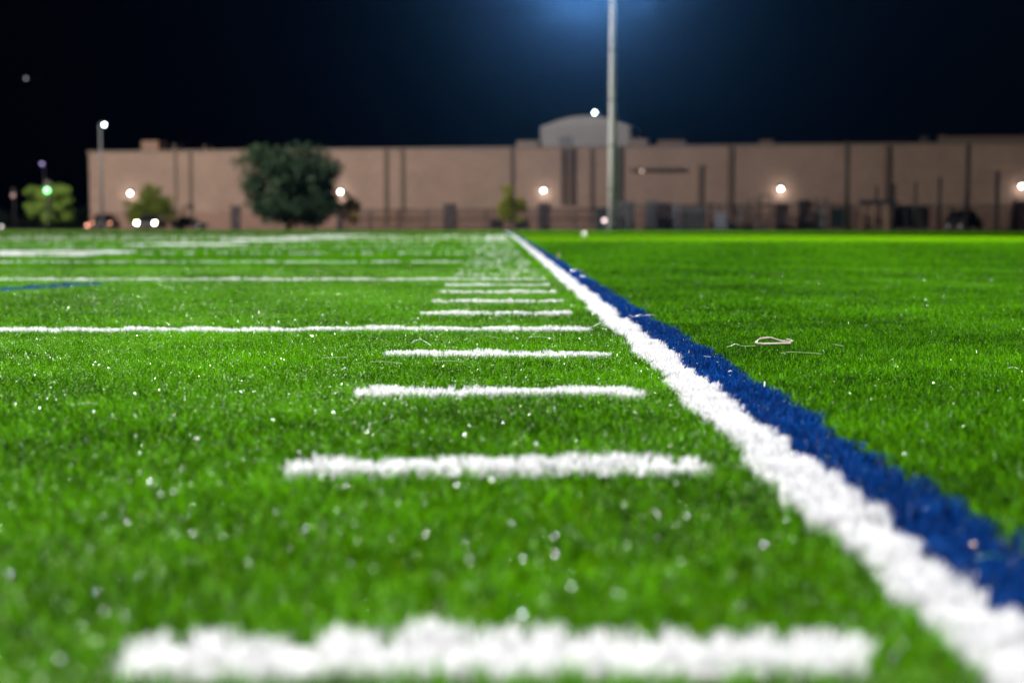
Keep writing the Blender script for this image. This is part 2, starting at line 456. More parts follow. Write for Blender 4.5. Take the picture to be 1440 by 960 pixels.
M['joint'] = mat('brown downspout', (0.14, 0.095, 0.07), 0.7, noise=0.15)
M['penth'] = mat('grey ribbed metal cladding', (0.33, 0.31, 0.31), 0.6, noise=0.1, nscale=1)
M['galv'] = mat('galvanised steel', (0.66, 0.64, 0.68), 0.5, metal=0.0, noise=0.12, nscale=1.2)
M['grey'] = mat('grey painted steel', (0.14, 0.145, 0.16), 0.5, noise=0.15, nscale=2)
M['pale'] = mat('pale painted steel', (0.24, 0.27, 0.33), 0.5, noise=0.15, nscale=2)
M['navy'] = mat('navy canvas', (0.018, 0.024, 0.06), 0.7, noise=0.2)
M['tan'] = mat('tan painted post', (0.40, 0.27, 0.19), 0.7, noise=0.1)
M['black'] = mat('black paint', (0.010, 0.010, 0.012), 0.6, noise=0.1)
M['glass'] = mat('dark car glass', (0.01, 0.01, 0.012), 0.05)
M['rubber'] = mat('tyre rubber', (0.02, 0.02, 0.02), 0.85, noise=0.1)
M['teal'] = mat('dark teal steel', (0.012, 0.026, 0.03), 0.5, noise=0.15)
def glow(name, col, s): return mat(name, (0.8, 0.8, 0.8), 0.4, emit=col, estr=s, noise=0.02)
M['lit'] = glow('lit warm white lens', (1, 0.97, 0.90), 26)
M['lit_dim'] = glow('dim pinkish lens', (1, 0.72, 0.60), 2.2)
M['lit_cool'] = glow('lit cool white lens', (0.72, 1.0, 0.98), 30)
M['lit_head'] = glow('headlamp lens', (1, 0.93, 0.66), 60)
M['lit_amber'] = glow('amber lamp lens', (1, 0.30, 0.10), 7)
M['lit_red'] = glow('red lamp lens', (1, 0.20, 0.08), 3)
M['lit_green'] = glow('green signal lens', (0.10, 1.0, 0.22), 4.5)
M['lit_violet'] = glow('violet lamp lens', (0.55, 0.42, 1.0), 1.6)

bld = empty('brick_store', (A.x, A.y, 0), ANG)
tag(bld, 'long tan brick store building with flat roof running along the far end of the field', 'building')
LEN = (B - A).length + 38
MB().box((LEN / 2, 25, HB / 2), (LEN, 50, HB)).build('wall', M['brick'], bld)
MB().box((LEN / 2, 25, HB + 0.11), (LEN + 0.3, 50.3, 0.22)).build('coping', M['coping'], bld)
u0, _ = wall_pt(1150, 300); 
MB().box((LEN / 2, -0.06, 0.95), (LEN - 0.1, 0.12, 1.9)).build('base_course', M['brick_red'], bld)
def strip(px, pw, y0, y1, m, name, off=0.10):
    u, zt = wall_pt(px, y0); _, zb = wall_pt(px, y1)
    zb = max(zb, 0.0); wd = pw / F * 150
    return MB().box((u, -off - 0.02 - 0.06, (zt + zb) / 2), (wd, off, zt - zb), bev=min(wd, off) * 0.2).build(name, m, bld)
for px, pw, a, b, m, n in [(247, 3, 212, 318, 'joint', 'downspout'), (268, 5, 210, 318, 'joint', 'downspout'), (543, 6, 208, 318, 'joint', 'downspout'),
                        (566, 5, 208, 318, 'joint', 'downspout'), (720, 5, 206, 318, 'joint', 'downspout'), (832, 5, 210, 318, 'joint', 'downspout'),
                        (985, 7, 232, 318, 'joint', 'downspout'), (1027, 7, 204, 318, 'joint', 'downspout'), (1248, 7, 204, 318, 'joint', 'downspout'),
                        (871, 10, 206, 320, 'olive', 'pilaster')]:
    strip(px, pw, a, b, M[m], n)
# dark ladder well left of the light pole
u, zt = wall_pt(798, 208); _, zb = wall_pt(798, 288)
lad = MB()
for s in (-0.55, 0.55): lad.box((u + s, -0.35, (zt + zb) / 2), (0.12, 0.3, zt - zb))
for k in range(26): lad.box((u, -0.35, zb + (zt - zb) * (k + 0.5) / 26), (1.1, 0.08, 0.08))
lad.build('roof_ladder', M['joint'], bld)
# conduit beam
ua, za = wall_pt(886, 238); ub, _ = wall_pt(960, 238)
MB().box(((ua + ub) / 2, -0.5, za), (ub - ua, 0.4, 0.26)).build('awning_beam', M['joint'], bld)
def door(px, pw, ytop):
    u, zt = wall_pt(px, ytop); wd = pw / F * 150
    d = MB().box((u, -0.19, zt / 2), (wd, 0.10, zt), bev=0.02).build('door', M['door'], bld)
    MB().box((u, -0.21, zt + 0.06), (wd + 0.2, 0.16, 0.12)).build('lintel', M['dark'], d)
    MB().tube([(u + wd * 0.35, -0.27, 1.0), (u + wd * 0.35, -0.27, 1.25)], 0.03, 6).build('handle', M['galv'], d)
for px, pw, yt in [(332, 15, 291), (632, 16, 288), (765, 15, 287), (934, 17, 287), (1098, 15, 287), (1130, 14, 283), (1436, 18, 285), (478, 10, 290)]:
    door(px, pw, yt)
def walllight(px, py, m='lit', power=50, r=0.16):
    u, z = wall_pt(px, py)
    wl = MB().box((u, -0.18, z + 0.1), (0.42, 0.30, 0.30), bev=0.05).build('wall_light', M['dark'], bld)
    MB().ball((u, -0.36, z), r, (1, 0.6, 0.8)).build('lens', M[m], wl, True)
    if power:
        p = bld.matrix_world
        q = Vector((A.x, A.y, 0)) + U * u - Nn * 0.75 + Vector((0, 0, z - 0.25))
        lamp('wall_light_bulb', q, power, (1, 0.90, 0.80), 0.15)
for px, py in [(185, 272), (480, 270), (765, 268), (1098, 266), (1436, 262)]:
    walllight(px, py)
walllight(903, 240, 'lit_dim', 0, 0.16)
# things on the roof
def roofbox(px, w, ytop, m, name='roof_unit', back=2.0, h0=HB + 0.2):
    u, zt = wall_pt(px, ytop, -back)
    MB().box((u, back, (zt + h0) / 2), (w / F * 155, 2.4, zt - h0), bev=0.05).build(name, m, bld)
roofbox(217, 26, 199, M['brick_red']); roofbox(251, 3, 203, M['joint'], 'vent_pipe'); roofbox(293, 3, 205, M['joint'], 'vent_pipe')
roofbox(744, 30, 199, M['coping']); roofbox(898, 26, 196, M['coping']); roofbox(945, 36, 198, M['joint']); roofbox(1078, 18, 198, M['joint'])
roofbox(1324, 6, 191, M['joint'], 'vent_pipe'); roofbox(1300, 8, 192, M['dark'], 'vent_pipe'); roofbox(1400, 135, 192, M['joint'])
# arched penthouse
ul, zs = wall_pt(760, 178, -6); ur, _ = wall_pt(886, 178, -6); _, ztop = wall_pt(822, 163, -6)
prof = [(ul, HB), (ul, zs)]
for k in range(1, 16):
    t = k / 16; prof.append((ul + (ur - ul) * (0.05 + 0.90 * t), zs + (ztop - zs) * math.sin(math.pi * t) ** 0.75))
prof += [(ur, zs), (ur, HB)]
ph = MB().prism(prof, 6.0, 16.0, 'y').build('penthouse', M['penth'], bld)
rib = MB()
for k in range(14):
    uu = ul + 0.3 + (ur - ul - 0.6) * k / 13
    rib.box((uu, 5.95, (HB + zs) / 2), (0.10, 0.08, zs - HB))
rib.build('cladding_ribs', M['grey'], ph)
MB().box((ul + 2.7, 5.9, HB + 0.9), (1.3, 0.16, 1.3), bev=0.03).build('hatch', M['grey'], ph)

# ------------------------------------------------------------------ the light pole of the field
pb = (POLE[0], POLE[1], 0)
fp = empty('floodlight_pole', pb)
tag(fp, 'tall pale steel floodlight pole standing past the far end of the field', 'light pole')
MB().tube([(0, 0, 0.5), (0, 0, 7), (0, 0, 14), (0, 0, 22)], [0.29, 0.27, 0.245, 0.21], 20).build('pole', M['galv'], fp, True)
MB().tube([(0, 0, -0.01), (0, 0, 0.5)], [0.42, 0.40], 20).build('base', M['grey'], fp, True)
for zc in (3.1, 6.4, 9.9, 13.6, 17.2):
    MB().tube([(0, 0, zc), (0, 0, zc + 0.12)], 0.31 - zc * 0.004, 20).build('collar', M['grey'], fp, True)
MB().tube([(0.30, -0.05, 0.6), (0.28, -0.05, 8), (0.245, -0.05, 19.8)], 0.028, 6).build('conduit', M['grey'], fp, True)
MB().box((0.0, -0.36, 1.5), (0.34, 0.2, 0.5), bev=0.02).build('junction_box', M['grey'], fp)
for z in (20.0, 21.6):
    MB().box((-0.2, -0.35, z), (5.4, 0.16, 0.16), bev=0.02).build('crossarm', M['galv'], fp)
    for k in range(6):
        x = -2.7 + k * 1.0
        h = MB().tube([(x, -0.45, z + 0.1), (x, -0.72, z - 0.05)], [0.18, 0.34], 14).build('lamp_head', M['dark'], fp, True)
        MB().tube([(x, -0.725, z - 0.053), (x, -0.735, z - 0.06)], [0.30, 0.30], 14).build('lens', M['lit_cool'], h, True)

# ------------------------------------------------------------------ street lamps
def street_lamp(px, ytop, Y, label, lens, pole_px=None, h0=0, arm=0.9, grp=None, r=0.11, lr=0.24, power=0):
    q = at_y(px, ytop, Y); b = at_y(pole_px or px, 320, Y)
    t = empty('street_lamp', (b.x, Y, 0)); H = q.z + 0.2; dx = q.x - b.x
    tag(t, label, 'street lamp', grp)
    MB().tube([(0, 0, 0), (0, 0, H * 0.6), (0, 0, H)], [r * 1.3, r, r * 0.7], 12).build('pole', M['grey'], t, True)
    MB().tube([(0, 0, H), (dx * 0.5, -0.1, H + 0.12), (dx, -0.2, H + 0.05)], [0.06, 0.05, 0.05], 8).build('arm', M['grey'], t, True)
    MB().box((dx, -0.25, H + 0.02), (0.42, 0.55, 0.14), bev=0.04).build('lamp_head', M['dark'], t)
    MB().ball((dx, -0.32, H - 0.14), lr, (1, 1, 0.8)).build('lens', M[lens], t, True)
    return t
street_lamp(148, 177, 140, 'tall grey street lamp with cool white light near the left corner of the brick store', 'lit_cool', 144, r=0.12, lr=0.11)
street_lamp(836, 159, 235, 'cool white street lamp glowing just above the arched rooftop penthouse', 'lit_cool', 842, lr=0.2)
street_lamp(60, 231, 190, 'thin dark street lamp with a dim violet light above the small bushy tree', 'lit_violet', 64, lr=0.22, r=0.06)

# ------------------------------------------------------------------ traffic signals at far left
def signal(px, py, Y, label, lens):
    q = at_y(px, py, Y)
    t = empty('traffic_signal', (q.x, Y, 0)); tag(t, label, 'traffic light')
    MB().tube([(0, 0.2, 0), (0, 0.2, q.z + 0.9)], [0.12, 0.09], 10).build('pole', M['dark'], t, True)
    MB().box((0, 0, q.z + 0.28), (0.46, 0.3, 1.15), bev=0.04).build('housing', M['dark'], t)
    MB().ball((0, -0.17, q.z), 0.24, (1, 0.5, 1)).build('lens', M[lens], t, True)
signal(67, 268, 128, 'traffic light showing green in front of the top of the small bushy tree', 'lit_green')
M['lit_redsig'] = glow('red signal lens', (1, 0.05, 0.08), 0.25)
signal(19, 275, 170, 'dim red traffic light near the left edge of the photo', 'lit_redsig')

# ------------------------------------------------------------------ trees
def leaf_mat(name, c0, c1):
    return blade_mat(name, c0, c1, 0.7, 0.5, 0.25, 0.3, 0.02)
def tree(px, ybase, w_px, ytop, ybot, Y, name, label, cat, c0, c1, nleaf, leaf, seed, trunk_r=0.25, shape='round', clumps=26, fullness=1.0):
    r2 = np.random.default_rng(seed)
    b = at_y(px, 320, Y); t = empty(name, (b.x, Y, 0)); tag(t, label, cat)
    zt = at_y(px, ytop, Y).z; zb = max(at_y(px, ybot, Y).z, 0.15); W = w_px / F * Y
    H = zt - zb; cz = (zt + zb) / 2
    # clump centres
    cs = []
    while len(cs) < clumps:
        p = r2.uniform(-1, 1, 3)
        if shape == 'round' and np.linalg.norm(p) > 1: continue
        if shape == 'box' and (abs(p[0]) ** 4 + abs(p[1]) ** 4 + abs(p[2]) ** 4) > 1: continue
        if shape == 'cone':
            lim = 1.0 - 0.8 * max(p[2], -0.3) - 0.1
            if math.hypot(p[0], p[1]) > max(lim, 0.12): continue
        p = p * (0.86 if shape == 'round' else 0.92)
        cs.append((p[0] * W / 2, p[1] * W / 2, cz + p[2] * H / 2 * (0.93 if shape == 'box' else 0.86)))
    cs = np.array(cs); rad = r2.uniform(0.11 if shape == 'box' else 0.16, 0.20 if shape == 'box' else 0.27, clumps) * min(W, H)
    if clumps == 60: rad *= 0.85
    if shape == 'cone': rad *= 0.9
    ci = r2.integers(0, clumps, nleaf)
    d = r2.normal(size=(nleaf, 3)); d /= np.linalg.norm(d, axis=1)[:, None]
    rr = r2.random(nleaf) ** 0.45
    P = cs[ci] + d * (rad[ci] * rr)[:, None] * np.array([1, 1, 0.8])
    P[:, 2] = np.maximum(P[:, 2], zb)
    a = r2.normal(size=(nleaf, 3)); a /= np.linalg.norm(a, axis=1)[:, None]
    bb = np.cross(a, r2.normal(size=(nleaf, 3))); bb /= np.linalg.norm(bb, axis=1)[:, None]
    L = leaf * r2.uniform(0.6, 1.3, nleaf)[:, None]
    V = np.stack([P - a * L, P - bb * L * 0.45, P + a * L, P + bb * L * 0.45], 1).reshape(-1, 3)
    i = np.arange(nleaf) * 4
    tint = np.clip(np.repeat(r2.random(clumps)[ci] * 0.6 + r2.random(nleaf) * 0.4, 4), 0, 1)
    np_mesh('crown', V, np.stack([i, i + 1, i + 2, i + 3], 1), np.zeros((0, 3), int), leaf_mat(name + ' leaves', c0, c1),
            {'tint': tint, 'gloss': np.repeat(r2.random(nleaf), 4)}, t)
    tk = MB(); tk.tube([(0, 0, 0), (0.03, 0, zb + H * 0.15), (0.0, 0.05, zb + H * 0.45), (0.05, 0, zb + H * 0.8)], [trunk_r, trunk_r * 0.8, trunk_r * 0.55, trunk_r * 0.2], 10)
    for k in range(0, clumps, max(1, clumps // 12)):
        e = Vector(cs[k]); s0 = Vector((0, 0, zb + H * r2.uniform(0.02, 0.35)))
        tk.tube([s0, (s0 + e) / 2 + Vector((0, 0, 0.1 * H)), e], [trunk_r * 0.4, trunk_r * 0.25, trunk_r * 0.08], 6)
    tk.build('trunk', M['bark'], t, True)
    return t
M['bark'] = mat('bark', (0.05, 0.038, 0.028), 0.9, noise=0.3, nscale=6, bump=0.5)
tree(405, 320, 134, 200, 320, 134, 'oak_tree', 'large dense dark green rounded oak in front of the brick building', 'tree', (0.010, 0.028, 0.014), (0.065, 0.120, 0.060), 17000, 0.24, 3, 0.26, 'box', clumps=90)
tree(69, 320, 66, 258, 319, 133, 'small_tree', 'small bushy olive green tree standing left of the brick building', 'tree', (0.08, 0.15, 0.02), (0.22, 0.33, 0.06), 8000, 0.12, 4, 0.10, 'box', clumps=60)
tree(210, 320, 70, 250, 320, 145, 'small_tree', 'small pointed olive green tree in front of the left end of the brick building', 'tree', (0.06, 0.10, 0.012), (0.17, 0.22, 0.03), 8000, 0.12, 5, 0.10, 'cone', clumps=60)
tree(490, 320, 34, 262, 318, 134, 'sapling', 'thin yellowish sapling just right of the large dark oak', 'tree', (0.13, 0.11, 0.02), (0.30, 0.22, 0.04), 1800, 0.12, 6, 0.05, 'cone', clumps=14)
tree(717, 320, 38, 238, 318, 134, 'sapling', 'thin yellow green sapling in line with the far end of the sideline', 'tree', (0.22, 0.26, 0.02), (0.42, 0.44, 0.04), 3600, 0.13, 8, 0.05, 'cone', clumps=30)

# distant hedge line and dark low houses left of the building
r2 = np.random.default_rng(11)
n = 24000
hx = r2.uniform(-190, -48, n); hh = 2.3 + 0.8 * np.sin(hx * 0.31) + 0.5 * np.sin(hx * 0.9 + 2)
P = np.stack([hx, 205 + r2.normal(0, 1.5, n), r2.random(n) ** 0.7 * hh], 1)
a = r2.normal(size=(n, 3)) * 0.28; bb = r2.normal(size=(n, 3)) * 0.16
V = np.stack([P - a, P - bb, P + a, P + bb], 1).reshape(-1, 3); i = np.arange(n) * 4
o = np_mesh('hedge_foliage', V, np.stack([i, i + 1, i + 2, i + 3], 1), np.zeros((0, 3), int), leaf_mat('far hedge leaves', (0.012, 0.02, 0.02), (0.03, 0.045, 0.04)),
        {'tint': r2.random(4 * n), 'gloss': r2.random(4 * n)})
tag(o, 'dark line of far shrubbery on the left horizon', kind='stuff')

# ------------------------------------------------------------------ chain-link fence in front of the building
FY = 0.0
def fence(px0, px1, off, H, label, rails=(1.0,), step=3.0, wire=0.28, name='chain_link_fence'):
    ua, _ = wall_pt(px0, 318, off); ub, _ = wall_pt(px1, 318, off)
    p = Vector((A.x, A.y, 0)) - Nn * off + U * ua
    t = empty(name, p, ANG); tag(t, label, 'fence'); L = ub - ua
    k = max(1, round(L / step))
    for i in range(k + 1):
        MB().tube([(L * i / k, 0, 0), (L * i / k, 0, H + 0.05)], 0.07, 8).build('post', M['dark'], t, True)
    r = MB()
    for h in rails: r.tube([(0, 0, H * h), (L, 0, H * h)], 0.06, 6)
    r.build('rail', M['dark'], t, True)
    wv = MB(); x = -H
    while x < L:
        for s in (0, 1):
            a0, a1 = (x, x + H) if s == 0 else (x + H, x)
            za, zb_ = 0.05, H
            xa, xb = a0, a1
            # clip to the panel
            def cl(xq, zq, xo, zo):
                if xq < 0: f = (0 - xq) / (xo - xq); return 0, zq + (zo - zq) * f
                if xq > L: f = (L - xq) / (xo - xq); return L, zq + (zo - zq) * f
                return xq, zq
            if (xa < 0 and xb < 0) or (xa > L and xb > L): continue
            A1 = cl(xa, za, xb, zb_); B1 = cl(xb, zb_, xa, za)
            y = 0.012 * (1 if s else -1)
            wv.tube([(A1[0], y, A1[1]), (B1[0], y, B1[1])], 0.016, 3, False)
        x += wire
    wv.build('wire_mesh', M['dark'], t)
fence(480, 852, 7, 2.0, 'long low chain-link fence between the dark oak and the floodlight pole', rails=(1.0, 0.55))
fence(872, 1200, 7, 2.4, 'dark chain-link fence enclosing the service yard right of the floodlight pole', rails=(1.0,))
fence(1205, 1470, 9, 2.2, 'dark chain-link fence at the right end of the service yard', rails=(1.0,), step=4.0)

# ------------------------------------------------------------------ tall posts in the yard
def tall_post(px, ytop, wpx, off, label, m='olive'):
    u, zt = wall_pt(px, ytop, off); p = Vector((A.x, A.y, 0)) - Nn * off + U * u
    t = empty('steel_post', p, ANG); tag(t, label, 'post', None)
    r = wpx / F * 140 / 2
    MB().tube([(0, 0, 0.25), (0, 0, zt)], [r, r * 0.8], 12).build('shaft', M[m], t, True)
    MB().tube([(0, 0, -0.01), (0, 0, 0.25)], [r * 1.6, r * 1.5], 12).build('base', M['dark'], t, True)
    MB().ball((0, 0, zt), r * 0.9, (1, 1, 0.5)).build('cap', M['dark'], t, True)
tall_post(1192, 200, 7, 12, 'full-height olive post in front of the brick wall, right of the two doors')
tall_post(1362, 203, 7, 12, 'full-height dark post rising beside the dark parked car', 'dark')
tall_post(1288, 257, 4, 12, 'short dark post in front of the long dark container', 'dark')
tall_post(1322, 250, 5, 12, 'half-height dark post between the long container and the dark car', 'dark')
tall_post(1233, 262, 4, 12, 'short dark post behind the blue-topped shelter', 'dark')
tall_post(1257, 260, 5, 12, 'short dark post at the right side of the blue-topped shelter', 'dark')
tall_post(1000, 285, 4, 12, 'low dark post beside the pale bluish cabinet', 'dark')
# gantry at right edge
u, zt = wall_pt(1403, 240, 11); ub, _ = wall_pt(1462, 240, 11)
p = Vector((A.x, A.y, 0)) - Nn * 11 + U * u
g = empty('entrance_frame', p, ANG); tag(g, 'tall dark frame with a pale beam around the rightmost wall light', 'frame')
for xx in (0, ub - u):
    MB().box((xx, 0, zt / 2), (0.36, 0.36, zt), bev=0.03).build('post', M['dark'], g)
MB().box(((ub - u) / 2, 0, zt + 0.17), (ub - u + 0.6, 0.5, 0.34), bev=0.03).build('beam', M['tan'], g)

# ------------------------------------------------------------------ cabinets, bins and boxes in the yard
def cabinet(px0, px1, ytop, off, m, label, name='utility_cabinet', cat='cabinet', louvres=5):
    ua, zt = wall_pt(px0, ytop, off); ub, _ = wall_pt(px1, ytop, off)
    uc = (ua + ub) / 2; W = ub - ua
    p = Vector((A.x, A.y, 0)) - Nn * off + U * uc
    t = empty(name, p, ANG); tag(t, label, cat)
    MB().box((0, 0.5, 0.06), (W + 0.1, 1.3, 0.14)).build('plinth', M['dark'], t)
    MB().box((0, 0.5, (zt + 0.13) / 2), (W, 1.2, zt - 0.13), bev=0.04).build('housing', m, t)
    MB().box((0, 0.45, zt + 0.04), (W + 0.12, 1.35, 0.07), bev=0.02).build('top', m, t)
    lv = MB()
    lv.box((-W * 0.375, -0.12, zt * 0.52), (0.05, 0.05, zt * 0.62)); lv.box((W * 0.375, -0.12, zt * 0.52), (0.05, 0.05, zt * 0.62))
    for k in range(louvres):
        lv.box((0, -0.12, zt * (0.25 + 0.55 * k / max(1, louvres - 1))), (W * 0.75, 0.04, 0.06))
    lv.build('louvre', M['dark'], t)
    return t
def rack(px0, px1, ytop, off, label):
    ua, zt = wall_pt(px0, ytop, off); ub, _ = wall_pt(px1, ytop, off); W = ub - ua
    p = Vector((A.x, A.y, 0)) - Nn * off + U * ((ua + ub) / 2)
    t = empty('steel_rack', p, ANG); tag(t, label, 'rack')
    for sx in (-1, 1):
        for yy in (0.0, 0.9):
            MB().box((sx * W / 2, yy, zt / 2), (0.10, 0.10, zt), bev=0.01).build('upright', M['dark'], t)
    for k in range(4):
        z = 0.15 + (zt - 0.3) * k / 3
        sh = MB().box((0, 0.45, z), (W, 0.95, 0.06)).build('shelf', M['dark'], t)
        if k < 3:
            hh = (zt - 0.3) / 3 * random.uniform(0.45, 0.85)
            MB().box((random.uniform(-0.15, 0.15) * W, 0.45, z + 0.03 + hh / 2), (W * random.uniform(0.45, 0.75), 0.6, hh), bev=0.03).build('carton', M[random.choice(['grey', 'pale', 'tan'])], sh)
    return t
def bin_(px0, px1, ytop, off, m, label, name='refuse_bin', cat='bin'):
    ua, zt = wall_pt(px0, ytop, off); ub, _ = wall_pt(px1, ytop, off); W = ub - ua
    p = Vector((A.x, A.y, 0)) - Nn * off + U * ((ua + ub) / 2)
    t = empty(name, p, ANG); tag(t, label, cat)
    MB().prism([(0.15, 0.16), (1.35, 0.16), (1.6, zt * 0.86), (-0.1, zt * 0.86)], -W / 2, W / 2, 'x').build('body', m, t)
    MB().prism([(-0.14, zt * 0.87), (1.66, zt * 0.87), (1.66, zt * 0.93), (0.7, zt), (-0.14, zt * 0.91)], -W / 2 - 0.05, W / 2 + 0.05, 'x').build('lid', M['dark'], t)
    rb = MB()
    k = max(2, int(W / 0.6))
    for i in range(k + 1): rb.prism([(0.08, 0.18), (0.16, 0.18), (-0.09, zt * 0.84), (-0.17, zt * 0.84)], -W / 2 + W * i / k - 0.03, -W / 2 + W * i / k + 0.03, 'x')
    rb.build('ribs', M['dark'], t)
    for sx in (-1, 1):
        for yy in (0.4, 1.1):
            MB().tube([(sx * W * 0.4 - 0.04, yy, 0.08), (sx * W * 0.4 + 0.04, yy, 0.08)], 0.09, 10).build('wheel', M['rubber'], t, True)
cabinet(868, 890, 284, 5, M['grey'], 'grey metal cabinet just right of the floodlight pole')
cabinet(907, 924, 283, 5, M['grey'], 'grey metal cabinet against the left side of a maroon door')
cabinet(946, 954, 288, 5, M['pale'], 'narrow pale cabinet against the right side of a maroon door', louvres=3)
cabinet(957, 992, 292, 5, M['grey'], 'wide low grey cabinet in the service yard, left of the low dark post', louvres=6)
cabinet(1005, 1023, 300, 9.5, M['pale'], 'low pale bluish cabinet standing in front of the yard fence', louvres=3)
rack(1033, 1049, 290, 5, 'lowest of the dark loaded racks in the service yard')
rack(1052, 1066, 279, 5, 'middle one of the dark loaded racks, between the lowest rack and the tallest one')
rack(1070, 1085, 272, 5, 'tallest dark loaded rack, just left of the door under a wall light')
cabinet(838, 857, 293, 9.5, M['teal'], 'dark teal cabinet directly behind the floodlight pole', louvres=4)
rack(1148, 1162, 278, 5, 'tall loaded rack behind the fence, left of the full-height olive post')
bin_(1168, 1196, 292, 9.5, M['teal'], 'dark green steel bin at the foot of the full-height olive post')
bin_(1256, 1306, 289, 9.8, M['dark'], 'long dark steel waste container right of the blue-topped shelter', 'waste_container', 'container')
bin_(690, 704, 309, 9.5, M['dark'], 'low dark bin at the foot of the yellow green sapling')
bin_(726, 740, 310, 9.5, M['teal'], 'low dark green bin just right of the yellow green sapling')
# shelter with blue top
ua, zt = wall_pt(1209, 283, 10.5); ub, _ = wall_pt(1262, 283, 10.5); W = ub - ua
p = Vector((A.x, A.y, 0)) - Nn * 10.5 + U * ((ua + ub) / 2)
t = empty('shelter', p, ANG); tag(t, 'small shelter with a navy blue canopy on tan posts in front of the brick wall', 'shelter')
MB().prism([(-0.2, zt - 0.25), (-0.2, zt - 0.05), (1.0, zt + 0.12), (2.2, zt - 0.05), (2.2, zt - 0.25)], -W / 2, W / 2, 'x').build('canopy', M['navy'], t)
for sx in (-0.5, -0.12, 0.25, 0.5):
    MB().box((sx * (W - 0.4), 0.0 if abs(sx) < 0.4 else 0.3, (zt - 0.26) / 2), (0.30 if abs(sx) < 0.4 else 0.10, 0.3, zt - 0.26), bev=0.03).build('post', M['tan'], t)
MB().box((0, 1.9, 0.55), (W - 0.8, 0.3, 0.12)).build('bench', M['dark'], t)

# ------------------------------------------------------------------ cars
def car(p, rz, label, m, W=1.85, L=4.6, H=1.5, suv=False, lights=None, light_name='headlight', lr=0.13):
    """the car's length runs along local y, its front faces local -y"""
    t = empty('parked_car', p, rz); tag(t, label, 'car', None)
    hb = H * 0.55
    body = [(-L / 2, 0.35), (-L / 2 + 0.08, hb * 0.88), (-L / 2 + 0.35, hb), (L / 2 - 0.25, hb + 0.05), (L / 2, hb * 0.85), (L / 2, 0.35), (L / 2 - 0.3, 0.22), (-L / 2 + 0.3, 0.22)]
    def sect(prof, w0, w1, name, mm, parent, z0=None):
        bm = bmesh.new(); zs = [q[1] for q in prof]; lo, hi = min(zs), max(zs); rings = []
        for s in (-1, 1):
            rings.append([bm.verts.new((s * (w0 + (w1 - w0) * (q[1] - lo) / (hi - lo)) / 2, q[0], q[1])) for q in prof])
        n = len(prof); bm.faces.new(rings[0]); bm.faces.new(rings[1][::-1])
        for i in range(n): bm.faces.new((rings[0][i], rings[1][i], rings[1][(i + 1) % n], rings[0][(i + 1) % n]))
        bmesh.ops.recalc_face_normals(bm, faces=bm.faces)
        bmesh.ops.bevel(bm, geom=list(bm.edges), offset=0.06, segments=3, affect='EDGES', profile=0.5)
        me = bpy.data.meshes.new(name); bm.to_mesh(me); bm.free(); me.materials.append(mm)
        o = bpy.data.objects.new(name, me); C.objects.link(o); o.parent = parent; KIDS.setdefault(parent.name, []).append(o)
        return o
    sect(body, W, W * 0.96, 'body', m, t)
    f = -L * (0.22 if not suv else 0.25); b = L * (0.33 if not suv else 0.46)
    cabp = [(f - 0.35, hb - 0.02), (f + 0.35, H - 0.05), (f + 0.6, H), (b - 0.4, H - 0.01), (b, hb)]
    cab = sect(cabp, W * 0.95, W * 0.76, 'cabin', m, t)
    gl = [(f - 0.22, hb + 0.06), (f + 0.36, H - 0.13), (b - 0.42, H - 0.13), (b - 0.08, hb + 0.08)]
    sect(gl, W * 0.955, W * 0.80, 'side_windows', M['glass'], t)
    MB().add([(-W * 0.42, f - 0.375, hb + 0.05), (W * 0.42, f - 0.375, hb + 0.05), (W * 0.34, f + 0.30, H - 0.07), (-W * 0.34, f + 0.30, H - 0.07)], [(0, 1, 2, 3)]).build('windscreen', M['glass'], t)
    for sx in (-1, 1):
        for yy in (-L * 0.32, L * 0.30):
            wl = MB().tube([(sx * (W / 2 - 0.20), yy, 0.33), (sx * (W / 2 + 0.01), yy, 0.33)], 0.33, 18).build('wheel', M['rubber'], t, True)
            MB().tube([(sx * (W / 2 + 0.0), yy, 0.33), (sx * (W / 2 + 0.02), yy, 0.33)], 0.19, 12).build('rim', M['galv'], wl, True)
        MB().ball((sx * (W / 2 - 0.16), -L / 2 + 0.02, 0.66), lr, (1, 0.5, 0.8)).build(light_name, M[lights] if lights else M['grey'], t, True)
    MB().box((0, -L / 2 - 0.02, 0.42), (W * 0.7, 0.08, 0.16), bev=0.02).build('bumper', M['dark'], t)
    return t
q = at_y(204, 319, 137); car((q.x, 139.5, 0), 0, 'car with two bright yellowish headlights facing the field below the pointed tree', M['black'], W=2.0, lights='lit_head', lr=0.12)
q = at_y(263, 319, 150); car((q.x, 151, 0), R(90), 'dark parked car seen side on, between the pointed tree and the large oak', M['black'], L=3.6, H=1.35)
q = at_y(141, 319, 146); car((q.x, 148, 0), R(4), 'dark car showing two amber lights at the left corner of the brick building', M['black'], W=2.1, H=1.6, lights='lit_amber', light_name='amber_light', lr=0.08)
u, _ = wall_pt(1355, 318, 10); p = Vector((A.x, A.y, 0)) - Nn * 10 + U * u
car((p.x, p.y, 0), ANG + R(25), 'dark parked car with rounded roof near the right edge, beside the tall dark post', M['black'], W=2.0, L=3.3, H=1.85, suv=True)

